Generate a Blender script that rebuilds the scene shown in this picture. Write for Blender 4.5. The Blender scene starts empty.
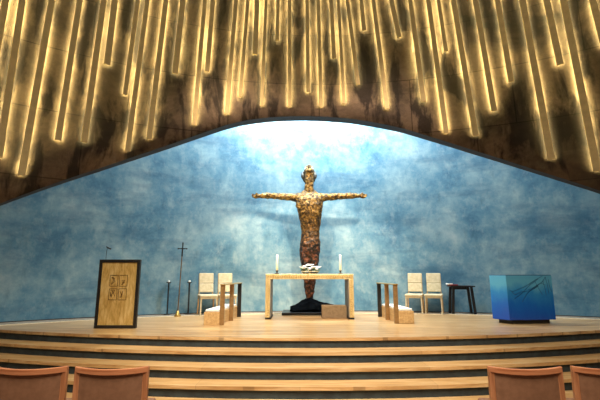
import bpy, bmesh, math, random
from mathutils import Vector, Matrix
random.seed(7)
S = bpy.context.scene
COL = S.collection
PI = math.pi

def lin(r, g, b):
    f = lambda c: (c/255/12.92) if c/255 <= .04045 else ((c/255+.055)/1.055)**2.4
    return (f(r), f(g), f(b), 1)

# ---------------------------------------------------------------- camera
F = 400.0                       # focal length in pixels of a 600 px wide frame
EYE = .95                       # eye above the platform floor (z = 0)
TH = math.atan(74/F)
cam_d = bpy.data.cameras.new('camera'); cam = bpy.data.objects.new('camera', cam_d); COL.objects.link(cam)
cam_d.sensor_width = 36; cam_d.lens = 36*F/600; cam_d.clip_end = 200
cam.location = (0, 0, EYE); cam.rotation_euler = (PI/2+TH, 0, 0)
S.camera = cam
S.view_settings.view_transform = 'Standard'; S.view_settings.look = 'None'
S.view_settings.gamma = 1; S.view_settings.use_curve_mapping = False
S.view_settings.exposure = 0.0
S.cycles.use_denoising = True
S.cycles.max_bounces = 6; S.cycles.diffuse_bounces = 4
S.cycles.sample_clamp_indirect = 6

# ---------------------------------------------------------------- world, room lights and added fills
w = bpy.data.worlds.new('world'); S.world = w; w.use_nodes = True
bg = w.node_tree.nodes['Background']; bg.inputs[0].default_value = (1.0, .83, .66, 1); bg.inputs[1].default_value = .08

def area(name, loc, aim, sx, sy, power, col, spread=180):
    d = bpy.data.lights.new(name, 'AREA'); d.shape = 'RECTANGLE'; d.size = sx; d.size_y = sy
    d.energy = power; d.color = col; d.spread = math.radians(spread)
    o = bpy.data.objects.new(name, d); COL.objects.link(o); o.location = loc
    o.rotation_euler = (Vector(aim)-Vector(loc)).to_track_quat('-Z', 'Y').to_euler(); return o
def spot(name, loc, aim, power, col, ang, blend=.6, r=.08):
    d = bpy.data.lights.new(name, 'SPOT'); d.energy = power; d.color = col
    d.spot_size = math.radians(ang); d.spot_blend = blend; d.shadow_soft_size = r
    o = bpy.data.objects.new(name, d); COL.objects.link(o); o.location = loc
    o.rotation_euler = (Vector(aim)-Vector(loc)).to_track_quat('-Z', 'Y').to_euler(); return o

area('skylight_daylight', (.25, 9.7, 6.35), (.25, 10.5, 3.0), 3.2, .8, 640, (.84, .95, 1.0), 165)
area('apse_fill_left', (-2.8, 9.0, 6.1), (-3.4, 9.9, 2.0), 3.0, .5, 62, (.86, .95, 1.0))  # added lamp under the roof, brightens the left of the blue wall
area('apse_fill_right', (3.8, 9.3, 6.1), (4.4, 10.0, 2.0), 3.2, .5, 125, (.86, .95, 1.0))  # matching added fill for the right stretch of the apse wall
spot('sculpture_spot_left', (-2.6, 3.2, 8.6), (-.2, 10.7, 1.5), 5400, (1, .79, .56), 34, 1, .5)
spot('sculpture_spot_right', (2.6, 3.2, 8.6), (.8, 10.7, 1.5), 5400, (1, .79, .58), 34, 1, .5)
spot('platform_spot', (0, 2.5, 8.8), (0, 7.0, 0), 4700, (1, .94, .80), 42, 1)
spot('ambo_spot', (-1.5, 2.4, 8.4), (-2.9, 7.1, .8), 700, (1, .86, .62), 18)
spot('font_fill', (-.5, 2.4, 8.4), (4.2, 7.9, .5), 1000, (.9, .96, 1), 16)  # extra spot added to brighten the font from the left
area('nave_fill', (0, .6, 9.0), (0, 4.0, 0), 4.5, 3, 350, (1, .89, .72), 75)  # unseen overhead fill, added for the steps and nave chairs

# ---------------------------------------------------------------- geometry of the view and of the round room
def ray(px, py):
    u, v = (px-300)/F, (200-py)/F
    c, s = math.cos(TH), math.sin(TH)
    return Vector((u, c - s*v, s + c*v))
def on_floor(px, py, z=0):
    d = ray(px, py); t = (z-EYE)/d.z; return Vector((d.x*t, d.y*t, z))
def at(px, py, Y):
    d = ray(px, py); t = Y/d.y; return Vector((d.x*t, Y, EYE+d.z*t))
AC = Vector((1.06, -.23)); AR = 11.05        # apse wall circle
FC = Vector((.45, -1.2)); FR = 10.0; FZ = 4.4; LEAN = math.tan(math.radians(5))   # upper wall: a cone opening upwards
def front_r(z): return FR + (z-FZ)*LEAN
def front_pt(phi, z, off=0):
    r = front_r(z)-off
    return Vector((FC.x+math.sin(phi)*r, FC.y+math.cos(phi)*r, z))
def on_front(px, py):
    d = ray(px, py); t = 8.0
    for _ in range(60):
        p = Vector((0, 0, EYE))+d*t
        r = math.hypot(p.x-FC.x, p.y-FC.y); t += (front_r(p.z)-r)*.8
    p = Vector((0, 0, EYE))+d*t
    return math.atan2(p.x-FC.x, p.y-FC.y), p.z

# ---------------------------------------------------------------- mesh helpers
class MB:
    def __init__(s): s.bm = bmesh.new()
    def box(s, c, d, rz=0, m=None):
        M = Matrix.Translation(c) @ Matrix.Rotation(rz, 4, 'Z') @ Matrix.Diagonal((d[0], d[1], d[2], 1))
        if m is not None: M = m @ M
        bmesh.ops.create_cube(s.bm, size=1, matrix=M); return s
    def bar(s, p, q, w, t, up=(0, 0, 1)):
        p, q = Vector(p), Vector(q); z = (q-p).normalized(); x = Vector(up).cross(z)
        if x.length < 1e-4: x = Vector((1, 0, 0))
        x.normalize(); y = z.cross(x)
        M = Matrix((x, y, z)).transposed().to_4x4(); M.translation = (p+q)/2
        bmesh.ops.create_cube(s.bm, size=1, matrix=M @ Matrix.Diagonal((w, t, (q-p).length, 1))); return s
    def tube(s, pts, rad, n=12, caps=True):
        pts = [Vector(p) for p in pts]
        if not hasattr(rad, '__len__'): rad = [rad]*len(pts)
        rings = []; ref = None
        for i, p in enumerate(pts):
            t = (pts[min(i+1, len(pts)-1)]-pts[max(i-1, 0)]).normalized()
            if ref is None: ref = t.orthogonal().normalized()
            x = (ref - t*ref.dot(t)).normalized(); y = t.cross(x); ref = x
            rings.append([s.bm.verts.new(p+(x*math.cos(2*PI*k/n)+y*math.sin(2*PI*k/n))*rad[i]) for k in range(n)])
        s._skin(rings, caps); return s
    def _skin(s, rings, caps=True):
        n = len(rings[0])
        for a, b in zip(rings, rings[1:]):
            for k in range(n): s.bm.faces.new((a[k], a[(k+1) % n], b[(k+1) % n], b[k]))
        if caps: s.bm.faces.new(rings[0][::-1]); s.bm.faces.new(rings[-1])
    def loft(s, secs, n=24):        # (x, y, z, rx, ry[, exponent]) horizontal ellipses
        rings = []
        for q in secs:
            x, y, z, rx, ry = q[:5]
            rings.append([s.bm.verts.new((x+rx*math.cos(2*PI*k/n), y+ry*math.sin(2*PI*k/n), z)) for k in range(n)])
        s._skin(rings); return s
    def lathe(s, c, prof, n=24):
        return s.loft([(c[0], c[1], c[2]+z, r, r) for r, z in prof], n)
    def prism(s, poly, z0, z1):
        a = [s.bm.verts.new((x, y, z0)) for x, y in poly]; b = [s.bm.verts.new((x, y, z1)) for x, y in poly]
        s._skin([a, b]); return s
    def ball(s, c, r, seg=16, rot=None):
        M = Matrix.Translation(c)
        if rot is not None: M = M @ rot
        bmesh.ops.create_uvsphere(s.bm, u_segments=seg, v_segments=max(6, seg//2), radius=1, matrix=M @ Matrix.Diagonal((r[0], r[1], r[2], 1))); return s
    def build(s, name, mat, parent=None, bevel=0, smooth=False, seg=2, loc=None):
        bmesh.ops.recalc_face_normals(s.bm, faces=s.bm.faces)
        me = bpy.data.meshes.new(name); 
        if loc is not None: bmesh.ops.translate(s.bm, verts=s.bm.verts, vec=-Vector(loc))
        s.bm.to_mesh(me); s.bm.free(); me.materials.append(mat)
        if smooth:
            for p in me.polygons: p.use_smooth = True
        o = bpy.data.objects.new(name, me); COL.objects.link(o)
        if loc is not None: o.location = loc
        if parent is not None: o.parent = parent
        if bevel:
            b = o.modifiers.new('bevel', 'BEVEL'); b.width = bevel; b.segments = seg; b.limit_method = 'ANGLE'
        return o
def tag(o, label, cat, group=None):
    o['label'] = label; o['category'] = cat
    if group: o['group'] = group
    return o
def structure(o): o['kind'] = 'structure'; return o
def thing(name, loc, rz, label, cat, group=None):
    o = bpy.data.objects.new(name, None); COL.objects.link(o); o.location = loc; o.rotation_euler = (0, 0, rz)
    o.empty_display_size = .1
    return tag(o, label, cat, group)
def copy_thing(root, loc, rz, label, group=None):
    def rec(o, par):
        c = o.copy(); COL.objects.link(c); c.parent = par
        for ch in o.children: rec(ch, c)
        return c
    r = rec(root, None); r.location = loc; r.rotation_euler = (0, 0, rz); r['label'] = label
    if group: r['group'] = group
    return r

# ---------------------------------------------------------------- materials
def mat(name, col, rough=.5, metal=0, spec=.5, emit=None, estr=0):
    m = bpy.data.materials.new(name); m.use_nodes = True
    b = m.node_tree.nodes['Principled BSDF']
    b.inputs['Base Color'].default_value = col; b.inputs['Roughness'].default_value = rough
    b.inputs['Metallic'].default_value = metal; b.inputs['Specular IOR Level'].default_value = spec
    if emit: b.inputs['Emission Color'].default_value = emit; b.inputs['Emission Strength'].default_value = estr
    return m
class N:
    def __init__(s, m): s.t = m.node_tree; s.b = s.t.nodes['Principled BSDF']
    def new(s, k, **kw):
        n = s.t.nodes.new(k)
        for a, v in kw.items(): setattr(n, a, v)
        return n
    def link(s, a, b): s.t.links.new(a, b)
    def coord(s, kind='Object', scale=(1, 1, 1), rot=(0, 0, 0)):
        if kind == 'UV': c = s.new('ShaderNodeUVMap'); out = c.outputs[0]
        else: c = s.new('ShaderNodeTexCoord'); out = c.outputs[kind]
        mp = s.new('ShaderNodeMapping'); mp.inputs['Scale'].default_value = scale; mp.inputs['Rotation'].default_value = rot
        s.link(out, mp.inputs['Vector']); return mp.outputs[0]
    def noise(s, vec, scale, detail=6, rough=.6, dist=0):
        n = s.new('ShaderNodeTexNoise'); n.inputs['Scale'].default_value = scale; n.inputs['Detail'].default_value = detail
        n.inputs['Roughness'].default_value = rough; n.inputs['Distortion'].default_value = dist
        s.link(vec, n.inputs['Vector']); return n.outputs['Fac']
    def ramp(s, fac, stops):
        r = s.new('ShaderNodeValToRGB'); e = r.color_ramp.elements
        e[0].position, e[0].color = stops[0]; e[1].position, e[1].color = stops[-1]
        for p, c in stops[1:-1]: q = e.new(p); q.color = c
        s.link(fac, r.inputs[0]); return r.outputs[0]
    def mix(s, fac, a, b, mode='MIX'):
        m = s.new('ShaderNodeMix', data_type='RGBA', blend_type=mode)
        for sock, v in ((m.inputs[0], fac), (m.inputs[6], a), (m.inputs[7], b)):
            if isinstance(v, (int, float)): sock.default_value = v
            elif isinstance(v, tuple): sock.default_value = v
            else: s.link(v, sock)
        return m.outputs[2]
    def bump(s, h, strength, dist=.01):
        b = s.new('ShaderNodeBump'); b.inputs['Strength'].default_value = strength; b.inputs['Distance'].default_value = dist
        s.link(h, b.inputs['Height']); s.link(b.outputs[0], s.b.inputs['Normal'])
    def base(s, c): s.link(c, s.b.inputs['Base Color'])

def g(v): return (v, v, v, 1)
# raw brown concrete with formwork joints
M_conc = mat('raw_concrete', lin(120, 90, 66), .85, spec=.2); n = N(M_conc)
uv = n.coord('UV')
a = n.noise(uv, .55, 8, .62, .6); c = n.ramp(a, [(.32, lin(44, 37, 33)), (.46, lin(98, 82, 70)), (.58, lin(124, 104, 88)), (.72, lin(146, 128, 110))])
s1 = n.noise(n.coord('UV', (1, .28, 1)), 2.3, 5, .6, .4)
c = n.mix(n.ramp(s1, [(.42, g(.92)), (.51, g(0))]), c, lin(44, 36, 34))
s2 = n.noise(uv, 9, 6, .7); c = n.mix(.45, c, n.ramp(s2, [(.3, g(.25)), (.7, g(1.0))]), 'MULTIPLY')
br = n.new('ShaderNodeTexBrick'); n.link(uv, br.inputs['Vector'])
br.inputs['Scale'].default_value = 1; br.inputs['Brick Width'].default_value = 2.1; br.inputs['Row Height'].default_value = 1.35
br.inputs['Mortar Size'].default_value = .012; br.inputs['Mortar Smooth'].default_value = .3; br.offset = .37
br.inputs['Color1'].default_value = g(1); br.inputs['Color2'].default_value = g(.72); br.inputs['Mortar'].default_value = g(.28)
c = n.mix(.85, c, br.outputs['Color'], 'MULTIPLY'); n.base(c); n.bump(s2, .5, .02)
# blue brushed plaster
M_blue = mat('blue_plaster', lin(80, 125, 150), .62, spec=.35); n = N(M_blue)
uv = n.coord('UV')
a = n.noise(n.coord('UV', (1, .9, 1)), .8, 12, .70, .1)
c = n.ramp(a, [(.30, lin(48, 94, 126)), (.45, lin(90, 134, 156)), (.57, lin(128, 160, 172)), (.72, lin(170, 188, 190))])
b2 = n.noise(n.coord('UV', (1.3, .9, 1)), 3.0, 9, .72, .15)
c = n.mix(n.ramp(b2, [(.50, g(0)), (.68, g(.32))]), c, lin(184, 200, 198))
b3 = n.noise(n.coord('UV', (.45, 1.6, 1)), 1.0, 8, .65, .1)
c = n.mix(n.ramp(b3, [(.36, g(.5)), (.5, g(0))]), c, lin(50, 92, 120))
b4 = n.noise(n.coord('UV', (2.2, 1.1, 1)), 2.0, 8, .68, .2)
c = n.mix(n.ramp(b4, [(.56, g(0)), (.72, g(.35))]), c, lin(60, 92, 104))
n.base(c); n.bump(b2, .35, .02)
def wood(name, dark, mid, light, axis=0, rough=.4, scale=1.0, plank=None, coat=0):
    m = mat(name, mid, rough); n = N(m)
    sc = [9, 9, 9]; sc[axis] = .7
    v = n.coord('Object', tuple(x*scale for x in sc))
    a = n.noise(v, 1.6, 8, .62, .5)
    c = n.ramp(a, [(.32, dark), (.5, mid), (.68, light)])
    if plank:
        br = n.new('ShaderNodeTexBrick'); n.link(n.coord('Object'), br.inputs['Vector'])
        br.inputs['Scale'].default_value = 1; br.inputs['Brick Width'].default_value = plank[0]; br.inputs['Row Height'].default_value = plank[1]
        br.inputs['Mortar Size'].default_value = .0035; br.inputs['Mortar Smooth'].default_value = .2; br.offset = .43
        br.inputs['Color1'].default_value = g(1); br.inputs['Color2'].default_value = g(.74); br.inputs['Mortar'].default_value = g(.45)
        c = n.mix(.8, c, br.outputs['Color'], 'MULTIPLY')
    n.base(c); n.b.inputs['Coat Weight'].default_value = coat; n.b.inputs['Coat Roughness'].default_value = .25
    n.bump(a, .12, .004); return m
M_floor = wood('platform_parquet', lin(158, 116, 70), lin(192, 152, 102), lin(216, 184, 136), 0, .34, .8, (1.5, .11), .3)
M_tread = wood('stair_wood', lin(170, 126, 76), lin(202, 160, 106), lin(222, 186, 138), 0, .36, 1.2, (3.1, .9), .2)
M_oak = wood('light_oak', lin(186, 142, 88), lin(208, 166, 112), lin(226, 190, 138), 2, .4, 1.6)
M_bench = wood('blond_bench_wood', lin(170, 132, 84), lin(194, 156, 104), lin(212, 178, 126), 1, .38, 1.6)
M_chairwood = wood('cherry_wood', lin(148, 92, 58), lin(176, 116, 78), lin(194, 134, 94), 2, .38, 1.6, None, .2)
M_rail = wood('cherry_wood_rail', lin(164, 98, 62), lin(192, 124, 84), lin(210, 144, 100), 0, .35, 1.2, None, .3)
M_nave = wood('nave_floor', lin(90, 62, 42), lin(120, 84, 56), lin(140, 100, 70), 0, .4)
def speck(name, a_, b_, rough, scale, metal=0, bump=.1, spec=.5):
    m = mat(name, a_, rough, metal, spec); n = N(m); v = n.coord('Object')
    x = n.noise(v, scale, 5, .6); n.base(n.ramp(x, [(.38, a_), (.62, b_)])); n.bump(x, bump, .004); return m
M_riser = speck('dark_riser_stone', lin(30, 38, 40), lin(44, 54, 56), .7, 8)
M_border = speck('grey_stone_border', lin(126, 112, 96), lin(160, 146, 128), .6, 12)
M_edge = speck('pale_metal_edging', lin(222, 208, 180), lin(240, 228, 204), .35, 20)
M_post = speck('bronzed_post', lin(140, 106, 64), lin(160, 124, 78), .4, 12, .25)
M_soffit = speck('shaded_soffit', lin(34, 31, 30), lin(48, 44, 42), .7, 6)  # shade on the underside of the arch, painted in as a dark colour
M_black = speck('black_metal', lin(22, 20, 18), lin(34, 30, 26), .45, 20)
M_blackstone = speck('black_stone', lin(7, 8, 10), lin(16, 18, 20), 1, 9, 0, .8, .03)
M_slab = speck('polished_dark_slab', lin(22, 23, 25), lin(34, 35, 38), .3, 8)
M_leather = speck('brown_leather', lin(126, 88, 64), lin(140, 100, 74), .55, 14)
M_cream = speck('cream_leather', lin(190, 176, 142), lin(206, 192, 158), .5, 14)
M_white = speck('white_wax', lin(244, 240, 228), lin(250, 247, 238), .5, 10)
M_cushion = speck('white_cushion', lin(226, 222, 214), lin(240, 236, 230), .8, 30)
M_grey = speck('grey_side_panel', lin(128, 122, 112), lin(148, 142, 130), .5, 12)
M_taupe = speck('taupe_box_cloth', lin(104, 84, 58), lin(120, 98, 70), .7, 20)
M_red = speck('red_book_cover', lin(122, 30, 36), lin(142, 40, 44), .5, 20)
M_brass = speck('brass', lin(196, 158, 88), lin(216, 180, 108), .35, 16, .8)
M_flower = speck('white_petals', lin(236, 236, 230), lin(250, 248, 246), .6, 40)
M_leaf = speck('green_leaves', lin(56, 84, 44), lin(84, 112, 62), .6, 30)
M_glass = mat('clear_glass', (1, 1, 1, 1), .02); M_glass.node_tree.nodes['Principled BSDF'].inputs['Transmission Weight'].default_value = 1
M_barfront = speck('ochre_light_cover', lin(178, 150, 96), lin(194, 166, 110), .6, 6)
M_barfront.node_tree.nodes['Principled BSDF'].inputs['Emission Color'].default_value = (1, .74, .34, 1)
M_barfront.node_tree.nodes['Principled BSDF'].inputs['Emission Strength'].default_value = .07
M_led = mat('led_strip', lin(255, 225, 140), .5, emit=(1.0, .88, .38, 1), estr=47)
# gilded altar and ambo
def gilded(name, c0, c1, c2, vert=2, metal=.35, rough=.38, bumpk=.5, dots=False):
    m = mat(name, c1, rough, metal); n = N(m)
    sc = [14, 14, 14]; sc[vert] = 3
    a = n.noise(n.coord('Object', tuple(sc)), 1.4, 8, .7, .6)
    c = n.ramp(a, [(.33, c0), (.5, c1), (.66, c2)])
    if dots:
        vo = n.new('ShaderNodeTexVoronoi'); vo.inputs['Scale'].default_value = 42; n.link(n.coord('Object'), vo.inputs['Vector'])
        c = n.mix(n.ramp(vo.outputs['Distance'], [(.22, g(.6)), (.36, g(0))]), c, lin(128, 92, 44))
    n.base(c); n.bump(a, bumpk, .01); return m
M_gold = gilded('gilded_altar_face', lin(172, 142, 86), lin(208, 182, 124), lin(230, 212, 164), dots=True)
M_inlay = mat('beaded_inlay', lin(110, 78, 36), .4, .3); n = N(M_inlay)
ck = n.new('ShaderNodeTexChecker'); ck.inputs['Scale'].default_value = 40; n.link(n.coord('Object'), ck.inputs['Vector'])
n.base(n.ramp(ck.outputs['Fac'], [(.4, lin(146, 108, 58)), (.6, lin(232, 204, 140))]))
M_goldpanel = gilded('gilded_ambo_panel', lin(186, 144, 74), lin(222, 184, 108), lin(242, 214, 148))
# bronze with gold leaf
M_bronze = mat('gilded_bronze', lin(160, 120, 60), .42, .55); n = N(M_bronze)
v = n.coord('Object'); a = n.noise(v, 12, 8, .75, .5)
gold = n.ramp(a, [(.32, lin(16, 16, 15)), (.46, lin(62, 49, 28)), (.56, lin(138, 106, 48)), (.72, lin(216, 184, 112))])
dk = n.ramp(a, [(.34, lin(10, 12, 13)), (.48, lin(34, 31, 28)), (.58, lin(104, 60, 40)), (.72, lin(150, 100, 68))])
sep = n.new('ShaderNodeSeparateXYZ'); n.link(v, sep.inputs[0])
mr = n.new('ShaderNodeMapRange'); n.link(sep.outputs[2], mr.inputs[0]); mr.inputs[1].default_value = 1.5; mr.inputs[2].default_value = 2.5
n.base(n.mix(mr.outputs[0], dk, gold)); n.bump(n.noise(v, 26, 5, .7), .9, .02)
M_hair = speck('dark_bronze', lin(40, 46, 48), lin(92, 96, 92), .45, 22, .4, .6)
M_pale = speck('face_highlight', lin(214, 196, 160), lin(240, 228, 200), .4, 18, .2, .4)  # lit highlight on the upturned face, painted as a pale tone
# font: blue glass block, turquoise rim sinking to deep blue
M_font = mat('blue_enamel', lin(20, 90, 160), .22); n = N(M_font)
v = n.coord('Object'); sep = n.new('ShaderNodeSeparateXYZ'); n.link(v, sep.inputs[0])
nz = n.noise(n.coord('Object', (1, 1, .5)), 3, 6, .65, .5)
ad = n.new('ShaderNodeMath', operation='MULTIPLY_ADD'); n.link(nz, ad.inputs[0]); ad.inputs[1].default_value = .5; n.link(sep.outputs[2], ad.inputs[2])
n.base(n.ramp(ad.outputs[0], [(.30, lin(26, 74, 166)), (.60, lin(28, 98, 180)), (.85, lin(50, 132, 188)), (1.0, lin(92, 166, 196))]))
M_line = speck('dark_incised_line', lin(12, 52, 92), lin(18, 66, 108), .5, 30)
M_inc = speck('brown_incised_line', lin(92, 66, 30), lin(112, 82, 40), .6, 30)

# ================================================================= THE SETTING
Z0 = -.75                                   # nave floor: five risers of 0.15 below the platform
SC = Vector((.05, 22.1)); RISE, GO = .15, .315
STEP_R = 22.1-6.33
def step_y(x, k): r = STEP_R+GO*k; return SC.y-math.sqrt(r*r-(x-SC.x)**2)
def wall_y(x, r=AR): return AC.y+math.sqrt(max(0, r*r-(x-AC.x)**2))
# nave floor
m = MB(); m.box((.5, 1.0, Z0-.05), (22, 20, .1)); structure(m.build('floor', M_nave))
# platform body (dark, recessed) and parquet slab
def band(front, back, z0, z1, xs):
    m = MB(); f, b = [], []
    P = [(x, front(x)) for x in xs if front(x) < back(x)-.02]; Q = [(x, back(x)) for x, _ in P]
    m.prism(P+Q[::-1], z0, z1); return m
xs = [-8.6+.2*i for i in range(93)]
NOSE = .045
o = band(lambda x: step_y(x, 0), lambda x: wall_y(x, AR-.62), -NOSE, 0, xs).build('platform_floor', M_floor); structure(o)
o = band(lambda x: wall_y(x, AR-.605), lambda x: wall_y(x, AR-.02), -NOSE, -.004, xs).build('trim_1', M_border); structure(o)
# metal edging between parquet and border
m = MB(); ph = [math.radians(-50+i*2) for i in range(51)]
for r0, r1, z0, z1 in ((AR-.64, AR-.605, -.02, .012),):
    R = []
    for p in ph:
        R.append([m.bm.verts.new((AC.x+math.sin(p)*r, AC.y+math.cos(p)*r, z)) for r, z in ((r0, z0), (r1, z0), (r1, z1), (r0, z1))])
    m._skin(R)
structure(m.build('trim_2', M_edge))
for k in range(0, 5):
    lo = (lambda k: (lambda x: step_y(x, k)+.02))(k)
    o = band(lo, lambda x: wall_y(x, AR-.03), -RISE*(k+1), -RISE*k-NOSE, xs).build('stair_riser', M_riser); structure(o)
for k in range(1, 5):
    o = band((lambda k: (lambda x: step_y(x, k)))(k), (lambda k: (lambda x: min(step_y(x, k-1)+.02, wall_y(x, AR-.05))))(k), -RISE*k-NOSE, -RISE*k, xs).build('stair_tread', M_tread); structure(o)
# apse wall
def curved(cx, cy, phs, zs, rf, thick, name, material, rc, under=None):
    bm = bmesh.new(); uvl = bm.loops.layers.uv.new('UVMap'); A, B = [], []
    for p in phs:
        za = zs(p) if callable(zs) else zs
        A.append([bm.verts.new((cx+math.sin(p)*rf(z), cy+math.cos(p)*rf(z), z)) for z in za])
        B.append([bm.verts.new((cx+math.sin(p)*(rf(z)+thick), cy+math.cos(p)*(rf(z)+thick), z)) for z in za])
    n = len(A[0])
    def f(vs):
        fc = bm.faces.new(vs); fc.smooth = False
        for l in fc.loops:
            q = l.vert.co; l[uvl].uv = (math.atan2(q.x-cx, q.y-cy)*rc, q.z + (math.hypot(q.x-cx, q.y-cy)-rf(q.z)))
    for i in range(len(A)-1):
        for j in range(n-1):
            f((A[i][j], A[i+1][j], A[i+1][j+1], A[i][j+1])); f((B[i][j+1], B[i+1][j+1], B[i+1][j], B[i][j]))
        f((A[i][0], B[i][0], B[i+1][0], A[i+1][0])); f((A[i][-1], A[i+1][-1], B[i+1][-1], B[i][-1]))
    for i in (0, -1):
        for j in range(n-1): f((A[i][j], A[i][j+1], B[i][j+1], B[i][j]))
    bmesh.ops.recalc_face_normals(bm, faces=bm.faces)
    for fc in bm.faces:
        fc.smooth = abs(fc.normal.z) < .8
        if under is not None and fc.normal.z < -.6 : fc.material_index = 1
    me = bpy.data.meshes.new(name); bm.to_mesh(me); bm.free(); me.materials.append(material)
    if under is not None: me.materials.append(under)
    o = bpy.data.objects.new(name, me); COL.objects.link(o); return structure(o)
phs = [math.radians(-78+i*2) for i in range(79)]
curved(AC.x, AC.y, phs, [Z0, 0, 1.5, 3, 4.5, 6.6], lambda z: AR, .25, 'wall_back', M_blue, AR)
# thin dark shadow gap skirting at the foot of the apse wall
curved(AC.x, AC.y, [math.radians(-50+i*2) for i in range(51)], [-.004, .012], lambda z: AR-.02, .018, 'baseboard_back', M_black, AR)
# upper wall: raw concrete above an arched opening
ARCH = [(-160, 270), (-80, 238), (0, 208), (33, 195.5), (67, 183.5), (133, 161.5), (180, 145.5), (200, 138.5), (217, 132.5), (233, 127.5), (250, 124), (275, 121.3),
        (300, 120.3), (325, 121), (350, 123), (375, 127), (400, 132), (425, 139.5), (450, 147.2), (500, 163), (550, 179), (600, 195), (700, 230)]
pts = [on_front(x, y-4.5) for x, y in ARCH]
def arch_z(p):
    if p <= pts[0][0]:
        (a, za), (b, zb) = pts[0], pts[1]
    elif p >= pts[-1][0]:
        (a, za), (b, zb) = pts[-2], pts[-1]
    else:
        for (a, za), (b, zb) in zip(pts, pts[1:]):
            if a <= p <= b: break
    return za+(zb-za)*(p-a)/(b-a)
TOP = 9.4
def front_zs(p):
    z = max(Z0, sum(arch_z(p+q) for q in (-.012, 0, .012))/3)
    return [z+(TOP-z)*i/10 for i in range(11)]
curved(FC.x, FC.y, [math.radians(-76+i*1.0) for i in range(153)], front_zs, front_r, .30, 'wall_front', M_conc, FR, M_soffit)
# roof over the apse with the skylight opening (daylight comes through it)
m = MB()
for p0, p1, r0, r1 in ((-78, -11, FR+.2, 12.6), (6, 78, FR+.2, 12.6)):
    P = []; k = 24
    for i in range(k+1):
        p = math.radians(p0+(p1-p0)*i/k); P.append((AC.x+math.sin(p)*(AR+.3), AC.y+math.cos(p)*(AR+.3)))
    for i in range(k, -1, -1):
        p = math.radians(p0+(p1-p0)*i/k); P.append((FC.x+math.sin(p)*(FR+.55), FC.y+math.cos(p)*(FR+.55)))
    m.prism(P, 6.62, 6.8)
structure(m.build('ceiling', M_conc))

# ================================================================= LIGHT BARS ON THE CONCRETE
BARS = [(6,0,-9,84,7),(22.5,0,-1,158,7),(52,0,21.5,176,7),(80,0,58,141,6.5),(104,0,84,143,6.5),(115,0,107,66,7),(138,0,125,96,5),(147.5,0,127.5,152,5.5),
 (166,0,149,140,6),(183,0,175,75,6.5),(205,0,194,126,5),(213,0,207,73,5.5),(236,0,226.5,115,5),(248,0,240,98,4.5),(257,0,255,56,6),
 (266,0,261.5,107,4),(278,0,277,42,4.5),(289.5,0,289.5,108,4.5),(307,0,308,93,4.5),(318,0,321,108,4.5),(331,0,334,60,5),(338,0,344,105,4),
 (347,0,358,86,4.5),(361,0,364,32,5),(373,0,387,110,5),(391,0,399,39,5.5),(410,0,423.5,103,5.5),(428,0,446,134,5.5),(438,0,446,53,4.5),
 (453,0,475.5,137,6),(475,0,494,112,6),(497,0,511,83,6),(522,0,551,160,7),(546,0,560,66,7),(563,0,597,172,7.5),(592,0,604,48,7)]
ORD = ['first','second','third','fourth','fifth','sixth','seventh','eighth','ninth','tenth','eleventh','twelfth','thirteenth','fourteenth','fifteenth','sixteenth','seventeenth','eighteenth']
for i, (x0, y0, x1, y1, wpx) in enumerate(BARS):
    pa, za = on_front(x0, y0); pb, zb = on_front(x1, y1)
    zt = 9.1; pt = pb+(pa-pb)*(zt-zb)/(za-zb)
    STAND = .066
    lo, hi = front_pt(pb, zb, STAND), front_pt(pt, zt, STAND)
    base = front_pt(pb, zb, STAND)
    wid = wpx/F*front_pt(pb, zb).y*.93
    nrm = Vector((-math.sin(pb), -math.cos(pb), 0))
    size = 'long' if y1 > 125 else ('middling' if y1 > 80 else 'short')
    where = (ORD[i]+' from the left') if i < 18 else (ORD[len(BARS)-1-i]+' from the right')
    t = thing('light_bar', base, 0, f'{size} glowing golden light bar on the concrete, {where} in the row', 'light', 'glowing light bars on the concrete wall')
    def bar_at(w_, th_, off, short=0):
        b = MB(); up = nrm
        d = (hi-lo).normalized(); o_ = -nrm*off
        b.bar(lo+o_+d*short-base, hi+o_-d*short-base, w_, th_, up=d.cross(nrm).cross(d) if False else nrm)
        return b
    bar_at(wid, .03, 0).build('cover', M_barfront, t, bevel=.006)
    bar_at(wid*.94, .010, .020, .03).build('light_strip', M_led, t)
    b = MB(); dd = (hi-lo); b.bar(lo+dd*.01-base-nrm*.045, hi-dd*.01-base-nrm*.045, wid*.2, .038, up=nrm)
    b.build('mounting_rail', M_black, t)

# ================================================================= THE SCULPTURE
YS = 10.12
def P(x, y, dy=0): return at(x, y, YS)+Vector((0, dy, 0))
base = Vector((P(309, 300).x, YS, 0))
SCL = (at(310, 200, YS)-at(309, 200, YS)).x      # metres per pixel at that depth
t = thing('crucifix_sculpture', base, 0, 'gilded bronze sculpture of a figure with outstretched arms, head thrown back, behind the altar', 'sculpture')
b = MB()
def sec(y, xl, xr, dep, dy=0):
    p = P((xl+xr)/2, y); return (p.x-base.x, dy, p.z, (xr-xl)/2*SCL, dep)
# torso and pelvis
b.loft([sec(264, 303, 317, .13), sec(258, 301.5, 318.5, .17), sec(250, 300.3, 320, .20), sec(244, 300.2, 320.2, .20, -.01), sec(237, 301.3, 319.2, .17, -.01), sec(230, 301.3, 319.5, .155, -.01), sec(222, 300.0, 320.6, .17, -.03),
        sec(214, 298.2, 321.8, .20, -.05), sec(206, 296.6, 322.6, .215, -.05), sec(200, 295.5, 323.5, .20, -.04), sec(196, 296.5, 323, .16, -.02), sec(193, 300, 319, .11, 0), sec(190, 304, 314.5, .08, 0)], 28)
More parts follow.
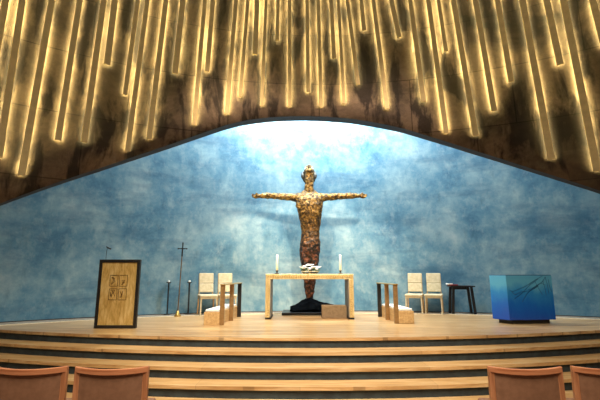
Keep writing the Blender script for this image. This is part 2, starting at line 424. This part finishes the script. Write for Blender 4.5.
# legs pressed together
for s_ in (-1, 1):
    def L(y, off, r, dep, dy=0):
        p = P(309.6+s_*off, y); return (p.x-base.x, dy, p.z, r*SCL, dep)
    b.loft([L(252, 5.0, 5.0, .16), L(262, 4.3, 4.6, .145, -.02), L(270, 3.6, 3.9, .12, -.05), L(276, 3.1, 3.3, .11, -.06), L(283, 2.8, 3.1, .105, -.02), L(290, 2.2, 2.5, .08, 0), L(297, 1.6, 1.9, .06, .01), L(301, 1.5, 1.9, .075, -.03), L(305, 1.4, 1.6, .085, -.08)], 16)
    b.ball(Vector((P(309.6+s_*5.5, 250).x-base.x, .07, P(309, 250).z)), (.12, .12, .13))
    # arms
    A = lambda x, y, dy=0: P(309.3+s_*x, y)-base+Vector((0, dy, 0))
    b.tube([A(5, 199), A(11, 198), A(18, 197.2), A(26, 196.6), A(33, 196.2), A(36, 196), A(42, 195.8), A(48, 195.8), A(51, 195.9)],
           [r*SCL for r in (5, 4.4, 3.6, 3.5, 3.0, 3.0, 3.1, 2.3, 1.9)], 16)
    b.ball(A(10, 197.5), (.16, .12, .12)); b.ball(A(7, 206, -.12), (.17, .09, .13))
    # palm, fingers and thumb curling forward
    b.ball(A(53, 196), (.085, .04, .07))
    for q, (dz, ln) in enumerate(((1.5, .085), (.5, .095), (-.5, .09), (-1.5, .07))):
        k = A(54.6, 196-dz); d1 = Vector((s_*.6*ln, -.35*ln, 0)); d2 = Vector((s_*.15*ln, -.8*ln, 0))
        b.tube([k-Vector((s_*.03, 0, 0)), k, k+d1, k+d1+d2*.8], [.018, .018, .016, .012], 8)
    k = A(52, 194.6); b.tube([k, k+Vector((s_*.02, -.045, .035)), k+Vector((s_*.05, -.075, .03))], [.02, .018, .014], 8)
# neck and head thrown back: chin and face turned up to the skylight
hc = P(309, 172.5)-base
b.tube([P(309.2, 194)-base, P(309.2, 187, -.02)-base, P(309.1, 180, -.03)-base, P(309, 174, -.02)-base], [.14, .115, .11, .11], 16)
RT = Matrix.Rotation(math.radians(-52), 4, 'X')     # face axis (-Y) tilts up
b.ball(hc+Vector((0, .05, .0)), (.135, .19, .175), 20, RT)
def H(x, y, z): return hc+Vector((0, .05, 0))+(RT @ Vector((x, y, z)))
b.ball(H(0, -.115, -.11), (.09, .065, .06)); b.ball(H(0, -.10, -.05), (.105, .075, .07))
b.tube([H(0, -.17, .05), H(0, -.205, -.01), H(0, -.18, -.025)], [.022, .03, .02], 8)
b.tube([H(-.085, -.15, .06), H(0, -.185, .065), H(.085, -.15, .06)], .025, 8)
b.tube([H(-.04, -.2, -.075), H(.04, -.2, -.075)], .014, 8)
for s_ in (-1, 1): b.ball(H(s_*.05, -.165, .028), (.024, .02, .016)); b.ball(H(s_*.135, .0, .0), (.018, .035, .05), 12, RT)
body = b.build('figure', M_bronze, t)
rm = body.modifiers.new('remesh', 'REMESH'); rm.mode = 'VOXEL'; rm.voxel_size = .014; rm.use_smooth_shade = True
sm = body.modifiers.new('smooth', 'SMOOTH'); sm.factor = .5; sm.iterations = 3
tx = bpy.data.textures.new('relief', 'CLOUDS'); tx.noise_scale = .07; tx.noise_depth = 3
dm = body.modifiers.new('relief', 'DISPLACE'); dm.texture = tx; dm.strength = .045; dm.mid_level = .5; dm.texture_coords = 'LOCAL'
dg = bpy.context.evaluated_depsgraph_get(); me = bpy.data.meshes.new_from_object(body.evaluated_get(dg))
body.modifiers.clear(); body.data = me; me.name = 'figure'
b = MB(); b.ball(H(0, -.085, .03), (.118, .098, .125), 20, RT); b.build('face', M_pale, t, smooth=True)
# hair falling behind and at both sides
b = MB()
for s_ in (-1, 1):
    b.tube([H(s_*.09, .02, .15), H(s_*.145, .06, .06), H(s_*.15, .07, -.04), hc+Vector((s_*.145, .06, -.12)), hc+Vector((s_*.11, .08, -.24))], [.05, .062, .062, .05, .02], 10)
b.ball(H(0, .10, .06), (.145, .12, .15), 16, RT)
h = b.build('hair', M_hair, t, smooth=True)
# mound and slab under the feet
b = MB(); bx = base.x
prof = [(-.48, .0), (-.46, .10), (-.30, .17), (-.12, .27), (.02, .33), (.14, .27), (.32, .20), (.55, .165), (.66, .13), (.66, 0)]
R = []
for yy, k in ((-.30, .25), (-.22, .7), (-.08, 1), (.1, 1), (.24, .7), (.32, .2)):
    R.append([b.bm.verts.new((x*(.75+.25*k)+random.uniform(-.012, .012), yy+random.uniform(-.02, .02), .06+z*k)) for x, z in prof])
b._skin(R); rk = b.build('rock_mound', M_blackstone, t)
bm_ = bmesh.new(); bm_.from_mesh(rk.data); bmesh.ops.subdivide_edges(bm_, edges=bm_.edges, cuts=3, use_grid_fill=True, fractal=.35, seed=4); bm_.to_mesh(rk.data); bm_.free()
b = MB(); b.box((.02, -.03, .03), (1.34, .86, .06)); b.build('slab', M_slab, t, bevel=.006)

# ================================================================= ALTAR
l0, r0 = on_floor(265, 319.5), on_floor(354.5, 319.5)
YA = l0.y; W_ = r0.x-l0.x; cx = (l0.x+r0.x)/2; HA = at(300, 274, YA).z; DA = .80
t = thing('altar_table', (cx, YA, 0), 0, 'golden altar table with dotted gilded frame standing before the sculpture', 'altar')
b = MB()
b.box((0, DA/2, HA-.055), (W_, DA, .11)); tt = b.build('table_top', M_gold, t, bevel=.006)
b = MB(); b.box((0, -.003, HA-.055), (W_-.09, .008, .022)); b.build('inlay', M_inlay, tt)
for s_ in (-1, 1):
    b = MB(); b.box((s_*(W_/2-.049), DA/2, (HA-.11)/2+.02), (.098, DA, HA-.15)); lg = b.build('leg', M_gold, t, bevel=.006)
    b = MB(); b.box((s_*(W_/2-.055), -.003, (HA-.055)/2+.03), (.022, .008, HA-.14)); b.build('inlay', M_inlay, lg)
    b = MB(); b.box((s_*(W_/2-.102), DA/2, (HA-.11)/2+.02), (.012, DA-.03, HA-.16)); b.build('inner_panel', M_grey, lg)
    b = MB(); b.box((s_*(W_/2-.06), DA/2, .02), (.12, DA-.03, .04)); b.build('foot', M_black, t)
# candles on the altar
def candle(x, label):
    p = at(x, 274, YA+.3); t = thing('altar_candle', (p.x, YA+.3, HA), 0, label, 'candle', 'candles on the altar')
    b = MB(); b.lathe((0, 0, 0), [(.05, 0), (.052, .012), (.03, .022), (.016, .035), (.018, .055), (.036, .065), (.036, .075), (.022, .08)], 20); b.build('candle_holder', M_black, t, smooth=True)
    b = MB(); b.lathe((0, 0, .075), [(.024, 0), (.024, .345), (.020, .355), (.006, .352)], 18); c_ = b.build('candle', M_white, t, smooth=True)
    b = MB(); b.tube([(0, 0, .425), (.002, 0, .44), (.005, 0, .45)], .003, 6); b.build('wick', M_black, c_)
candle(277, 'white candle in dark holder on the left end of the altar')
candle(340.5, 'white candle in dark holder on the right end of the altar')
# flower arrangement
p = at(310, 274, YA+.3)
t = thing('flower_arrangement', (p.x, YA+.3, HA), 0, 'low arrangement of white flowers in the middle of the altar top', 'flowers')
b = MB(); b.lathe((0, 0, 0), [(.10, 0), (.17, .01), (.20, .05), (.22, .07), (.205, .068), (.16, .03)], 24); b.build('glass_bowl', M_glass, t, smooth=True)
b = MB()
for i in range(46):
    a_ = random.uniform(0, 2*PI); r_ = random.uniform(.0, .22); c_ = Vector((math.cos(a_)*r_, math.sin(a_)*r_*.6, random.uniform(.05, .13)))
    d_ = Vector((math.cos(a_), math.sin(a_), random.uniform(-.2, 1))).normalized()
    b.ball(c_, (.03, .007, .014), 8, d_.to_track_quat('X', 'Z').to_matrix().to_4x4())
b.build('leaves', M_leaf, t, smooth=True)
for i in range(22):
    a_ = i*2.4; r_ = .047*math.sqrt(i); c_ = Vector((math.cos(a_)*r_, math.sin(a_)*r_*.55, .09+.11*random.random()))
    b = MB()
    for j in range(6):
        th_ = j*PI/3+a_; d_ = Vector((math.cos(th_), math.sin(th_), .5)).normalized()
        b.ball(c_+d_*.022, (.027, .018, .009), 8, d_.to_track_quat('X', 'Z').to_matrix().to_4x4())
    b.ball(c_+Vector((0, 0, .01)), (.01, .01, .009), 8)
    b.build('flower', M_flower, t, smooth=True)
# taupe box under the altar
a0, a1 = on_floor(322, 318.6), on_floor(347, 318.6)
m = MB(); zt = at(330, 305.5, a0.y).z
m.box(((a0.x+a1.x)/2, a0.y+.12, zt/2), (a1.x-a0.x, .24, zt)); o = m.build('storage_box', M_taupe, bevel=.008, loc=((a0.x+a1.x)/2, a0.y+.12, 0))
tag(o, 'low taupe box standing under the right end of the altar', 'box')

# ================================================================= AMBO (reading desk)
a0, a1 = on_floor(93.5, 328.5), on_floor(135.5, 328.5)
cx, ya = (a0.x+a1.x)/2, a0.y; W_ = a1.x-a0.x; HB = at(118, 259.5, ya).z
t = thing('ambo', (cx, ya, 0), 0, 'upright golden ambo with dark frame and four carved squares at the platform left', 'lectern')
fr = .055
b = MB(); 
b.box((0, .03, fr/2), (W_, .06, fr)); b.box((0, .03, HB-fr/2), (W_, .06, fr))
for s_ in (-1, 1): b.box((s_*(W_/2-fr/2), .03, HB/2), (fr, .06, HB-2*fr))
b.build('frame', M_black, t, bevel=.003)
b = MB(); b.box((0, .035, HB/2), (W_-2*fr, .04, HB-2*fr)); pn = b.build('front_panel', M_goldpanel, t)
b = MB(); yf = .012
def line(b, x0, z0, x1, z1, w_=.007): b.bar((x0, yf, z0), (x1, yf, z1), w_, .004, up=(0, 1, 0))
zc = HB-.50
for sx in (-1, 1):
    for sz in (-1, 1):
        x0, z0 = sx*.085, zc+sz*.12; h_ = .075
        for e in ((-h_, -h_, h_, -h_), (h_, -h_, h_, h_), (h_, h_, -h_, h_), (-h_, h_, -h_, -h_)): line(b, x0+e[0]*.95, z0+e[1]*1.3, x0+e[2]*.95, z0+e[3]*1.3)
        q = [(random.uniform(-.055, .055), random.uniform(-.075, .075)) for _ in range(7)]
        for u_, v_ in zip(q, q[1:]): line(b, x0+u_[0], z0+u_[1], x0+v_[0], z0+v_[1], .006)
b.build('carving', M_inc, pn)
b = MB(); b.box((0, .19, HB*.46), (W_*.5, .26, HB*.92-.02)); b.build('body', M_oak, t, bevel=.006)
b = MB(); b.box((0, .20, HB-.06), (W_*.5, .28, .03), m=Matrix.Translation((0, 0, 0))); b.build('book_rest', M_black, t, bevel=.004)
# microphone on the ambo
p = at(106, 258, ya+.2)
b0 = Vector((p.x, ya+.2, HB-.045))
t = thing('gooseneck_microphone', b0, 0, 'slim black gooseneck microphone rising from the top of the ambo', 'microphone')
tip = at(107.5, 247.5, ya+.2)-b0; e2 = at(111, 249, ya+.2)-b0
b = MB(); b.lathe((0, 0, 0), [(.03, 0), (.03, .012), (.008, .02)], 14); b.build('base', M_black, t)
b = MB(); b.tube([(0, 0, .01), (0, 0, tip.z*.5), (tip.x*.4, 0, tip.z*.85), tip], .0045, 8); b.build('neck', M_black, t)
b = MB(); b.tube([tip-Vector((.02, 0, -.02)), tip, e2], [.008, .012, .013], 10); b.build('head', M_black, t)

# ================================================================= CANDLE STANDS AND PROCESSIONAL CROSS
def stand(x, y0, y1, label):
    p = on_floor(x, y0); h_ = at(x, y1, p.y).z
    t = thing('candle_stand', (p.x, p.y, 0), 0, label, 'candle stand', 'slim black candle stands by the processional cross')
    b = MB(); b.lathe((0, 0, 0), [(.085, 0), (.085, .012), (.02, .02)], 20); b.build('base', M_black, t)
    b = MB(); b.tube([(0, 0, .015), (0, 0, h_-.05)], .016, 10); b.build('pole', M_black, t)
    b = MB(); b.lathe((0, 0, h_-.055), [(.02, 0), (.055, .015), (.062, .03), (.05, .03), (.03, .022)], 18); b.build('drip_pan', M_black, t)
    b = MB(); b.lathe((0, 0, h_-.035), [(.026, 0), (.026, .05), (.01, .055)], 14); b.build('candle', M_white, t)
stand(167, 314.5, 281, 'slim black candle stand left of the processional cross')
stand(188, 314, 281, 'slim black candle stand right of the processional cross')
p = on_floor(177.5, 316.5); tp = at(182.5, 243, p.y)-p; tp.y = .04
t = thing('processional_cross', p, 0, 'thin dark processional cross on a slender pole between the two candle stands', 'cross')
b = MB(); b.lathe((0, 0, 0), [(.07, 0), (.075, .02), (.04, .07), (.028, .12), (.02, .13)], 18); b.build('socket', M_brass, t, smooth=True)
d = tp.normalized(); L_ = tp.length; M_pole = speck('bronze_pole', lin(112, 92, 70), lin(136, 112, 84), .4, 16, .5)
b = MB(); b.tube([d*.05, d*(L_-.30)], .012, 10); b.build('pole', M_pole, t)
c_ = d*(L_-.13); b = MB(); b.bar(c_-d*.18, c_+d*.13, .022, .022); sx_ = Vector((d.z, 0, -d.x)); b.bar(c_-sx_*.10, c_+sx_*.10, .022, .022, up=(0, 1, 0))
for q in (c_+d*.13, c_-sx_*.10, c_+sx_*.10): b.ball(q, (.018, .015, .018), 10)
b.build('cross', M_black, t)

# ================================================================= CREAM CHAIRS
def cream_chair(loc, rz, label):
    t = thing('upholstered_chair', loc, rz, label, 'chair', 'cream chairs along the apse wall')
    b = MB(); b.box((0, 0, .435), (.42, .46, .06)); b.build('seat', M_cream, t, bevel=.018)
    tilt = Matrix.Translation((0, .22, .50)) @ Matrix.Rotation(math.radians(-8), 4, 'X')
    b = MB(); b.box((0, 0, .115), (.35, .045, .21), m=tilt); b.box((0, 0, .35), (.35, .045, .25), m=tilt)
    b.build('backrest', M_cream, t, bevel=.014)
    b = MB()
    for s_ in (-1, 1): b.box((s_*.165, .034, .21), (.024, .024, .50), m=tilt)
    b.box((0, .034, .225), (.33, .02, .03), m=tilt); b.build('back_frame', M_oak, t, bevel=.004)
    b = MB(); b.box((0, 0, .39), (.40, .43, .035)); b.build('seat_frame', M_cream, t, bevel=.004)
    for sx in (-1, 1):
        for sy in (-1, 1):
            b = MB(); b.bar((sx*.18, sy*.19, .395), (sx*.19, sy*.205, 0), .032, .032, up=(0, 1, 0)); b.build('leg', M_cream if sy < 0 else M_oak, t, bevel=.004)
    return t
def chair_at(x, y, rz, label, src=None):
    p = on_floor(x, y); loc = (p.x, wall_y(p.x)-.46, 0)
    return cream_chair(loc, rz, label) if src is None else copy_thing(src, loc, rz, label)
c0 = chair_at(210.5, 313, .40, 'cream chair against the blue wall, nearest the candle stands')
chair_at(229, 312.5, .36, 'cream chair against the blue wall, partly behind the left kneeler', c0)
chair_at(410.5, 311.5, -.38, 'cream chair against the blue wall, nearest the right kneeler', c0)
chair_at(428, 311.5, -.38, 'cream chair against the blue wall, beside the dark side table', c0)

# ================================================================= KNEELERS
def kneeler(pn, pf, side, label):        # pn, pf: near and far post feet; side: -1 the ledge lies to the left
    t = thing('kneeler', (pn.x, pn.y, 0), math.atan2(-(pf.x-pn.x), pf.y-pn.y), label, 'kneeler', 'pair of kneelers flanking the altar')
    L_ = (pf-pn).length; H_ = .74
    b = MB(); b.box((side*.19, L_/2, .12), (.30, L_, .24)); b.build('base_box', M_bench, t, bevel=.008)
    b = MB(); b.box((side*.19, L_/2, .262), (.27, L_-.06, .045)); b.build('cushion', M_cushion, t, bevel=.015)
    for q in (.035, L_*.5, L_-.035):
        b = MB(); b.box((0, q, H_/2), (.085, .045, H_)); b.build('post', M_post if q < L_*.6 else M_black, t, bevel=.004)
    b = MB(); b.box((0, L_/2, H_+.008), (.10, L_+.02, .02)); b.build('top_rail', M_brass, t, bevel=.004)
kneeler(on_floor(221.2, 325.3), on_floor(239.3, 316.8), -1, 'blond wooden kneeler with cushion and posts, left of the altar')
kneeler(on_floor(397.2, 323.8), on_floor(379.6, 316.6), 1, 'blond wooden kneeler with cushion and posts, right of the altar')

# ================================================================= SIDE TABLE
p = on_floor(457.5, 312.5); p.y = wall_y(p.x+.3)-.48
t = thing('side_table', (p.x, p.y+.2, 0), -.08, 'small dark side table by the cream chairs on the right', 'table')
b = MB(); b.box((0, 0, .655), (.58, .36, .03)); b.build('table_top', M_black, t, bevel=.004)
for s_ in (-1, 1):
    for sy in (-1, 1):
        b = MB(); b.bar((s_*.21, sy*.13, .645), (s_*.26, sy*.14, 0), .06, .035, up=(0, 1, 0)); b.build('leg', M_black, t, bevel=.003)
b = MB(); b.box((0, .15, .60), (.42, .02, .06)); b.build('apron', M_black, t)
o = MB().box((p.x-.21, p.y+.14, .686), (.20, .15, .03), .1).build('prayer_book', M_red, bevel=.003, loc=(p.x-.21, p.y+.14, .671)); tag(o, 'closed red book lying on the dark side table', 'book')
o = MB().box((p.x-.30, p.y+.13, .712), (.13, .11, .02), .2).build('paper_stack', M_white, bevel=.002, loc=(p.x-.30, p.y+.13, .70)); tag(o, 'small white stack of paper on the red book', 'paper')

# ================================================================= FONT
c2 = on_floor(510.2, 324.4); c1 = on_floor(493, 321.5, .02); c3 = on_floor(556.5, 322.5, .02)
c4 = c1+(c3-c2)*.92; HT = at(507, 275.5, c2.y).z
bx_ = (c1+c2+c3+c4)/4; bx_.z = 0
t = thing('baptismal_font', bx_, 0, 'faceted blue block of a font with incised lines at the platform right', 'font')
Q = [Vector((v.x-bx_.x, v.y-bx_.y)) for v in (c2, c3, c4, c1)]
b = MB(); b.prism([(q.x, q.y) for q in Q], .075, HT); b.build('block', M_font, t, bevel=.004)
b = MB(); b.prism([(q.x*.80, q.y*.80) for q in Q], 0, .075); b.build('plinth', M_black, t)
b = MB(); b.prism([(q.x*.985, q.y*.985) for q in Q], HT, HT+.012); b.build('rim', M_line, t)
e = (Q[1]-Q[0]); L_ = e.length; e.normalize(); nn = Vector((e.y, -e.x))
def fp(u, z): q = Q[0]+e*(u*L_)+nn*.0025; return (q.x, q.y, z*HT)
b = MB()
SCR = [((.10, .66), (.22, .70), (.42, .78), (.62, .90), (.80, .99)), ((.14, .52), (.30, .62), (.50, .80), (.70, .93)), ((.30, .45), (.42, .62), (.56, .74), (.78, .86), (.86, .97)),
       ((.45, .70), (.60, .74), (.74, .84), (.84, .80)), ((.86, .97), (.89, .80), (.90, .62)), ((.80, .88), (.83, .70), (.84, .58)), ((.06, .70), (.16, .60), (.30, .66), (.50, .68), (.70, .78)),
       ((.62, .88), (.70, .70), (.76, .60)), ((.92, .92), (.94, .74), (.97, .66))]
for s_ in SCR:
    for u_, v_ in zip(s_, s_[1:]): b.bar(fp(*u_), fp(*v_), .006, .003, up=(nn.x, nn.y, 0))
b.build('incised_drawing', M_line, t)

# ================================================================= NAVE CHAIRS (seen from behind)
def nave_chair(loc, rz, label):
    t = thing('nave_chair', loc, rz, label, 'chair', 'brown chairs in the front row of the nave')
    W = .66; HT_ = .875
    b = MB(); b.box((0, .25, .44), (W-.12, .45, .07)); b.build('seat', M_leather, t, bevel=.02)
    # curved frame: bowed in plan, top edge dips slightly in the middle
    n_ = 14; fr_ = MB(); R = []
    def bow(x): return -.05*(1-(2*x/W)**2)
    def top(x): return HT_-.018*(1-(2*x/W)**2)
    for i in range(n_+1):
        x = -W/2+W*i/n_; y = bow(x); z = top(x)
        R.append([fr_.bm.verts.new(v) for v in ((x, y-.018, z-.05), (x, y+.018, z-.05), (x, y+.018, z), (x, y-.018, z))])
    fr_._skin(R); fr_.build('top_rail', M_rail, t, bevel=.005)
    for s_ in (-1, 1):
        b = MB(); b.bar((s_*(W/2-.025), 0, 0), (s_*(W/2-.025), 0, HT_-.045), .05, .04, up=(0, 1, 0)); b.build('rear_leg', M_chairwood, t, bevel=.005)
        b = MB(); b.bar((s_*(W/2-.05), .44, 0), (s_*(W/2-.05), .44, .45), .045, .04, up=(0, 1, 0)); b.build('front_leg', M_chairwood, t, bevel=.005)
        b = MB(); b.box((s_*(W/2-.04), .23, .39), (.03, .42, .05)); b.build('side_rail', M_chairwood, t, bevel=.004)
    b = MB(); R = []
    for i in range(n_+1):
        x = -(W/2-.05)+(W-.1)*i/n_; y = bow(x)*.9+.004; z1 = top(x)-.047
        R.append([b.bm.verts.new(v) for v in ((x, y-.010, .47), (x, y+.012, .47), (x, y+.012, z1), (x, y-.010, z1))])
    b._skin(R); b.build('back_panel', M_leather, t, smooth=False)
    return t
YC = 3.86
def nch(x0, x1, label, rz, src=None):
    a0, a1 = at(x0, 369, YC), at(x1, 369, YC); loc = ((a0.x+a1.x)/2, YC, Z0)
    return nave_chair(loc, rz, label) if src is None else copy_thing(src, loc, rz, label)
n0 = nch(77, 148, 'brown leather backed nave chair, second from the left edge', .03)
nch(-5, 67, 'brown leather backed nave chair cut by the left edge of the photo', .05, n0)
nch(488, 561, 'brown leather backed nave chair in front of the blue font', -.03, n0)
nch(572, 645, 'brown leather backed nave chair cut by the right edge of the photo', -.05, n0)
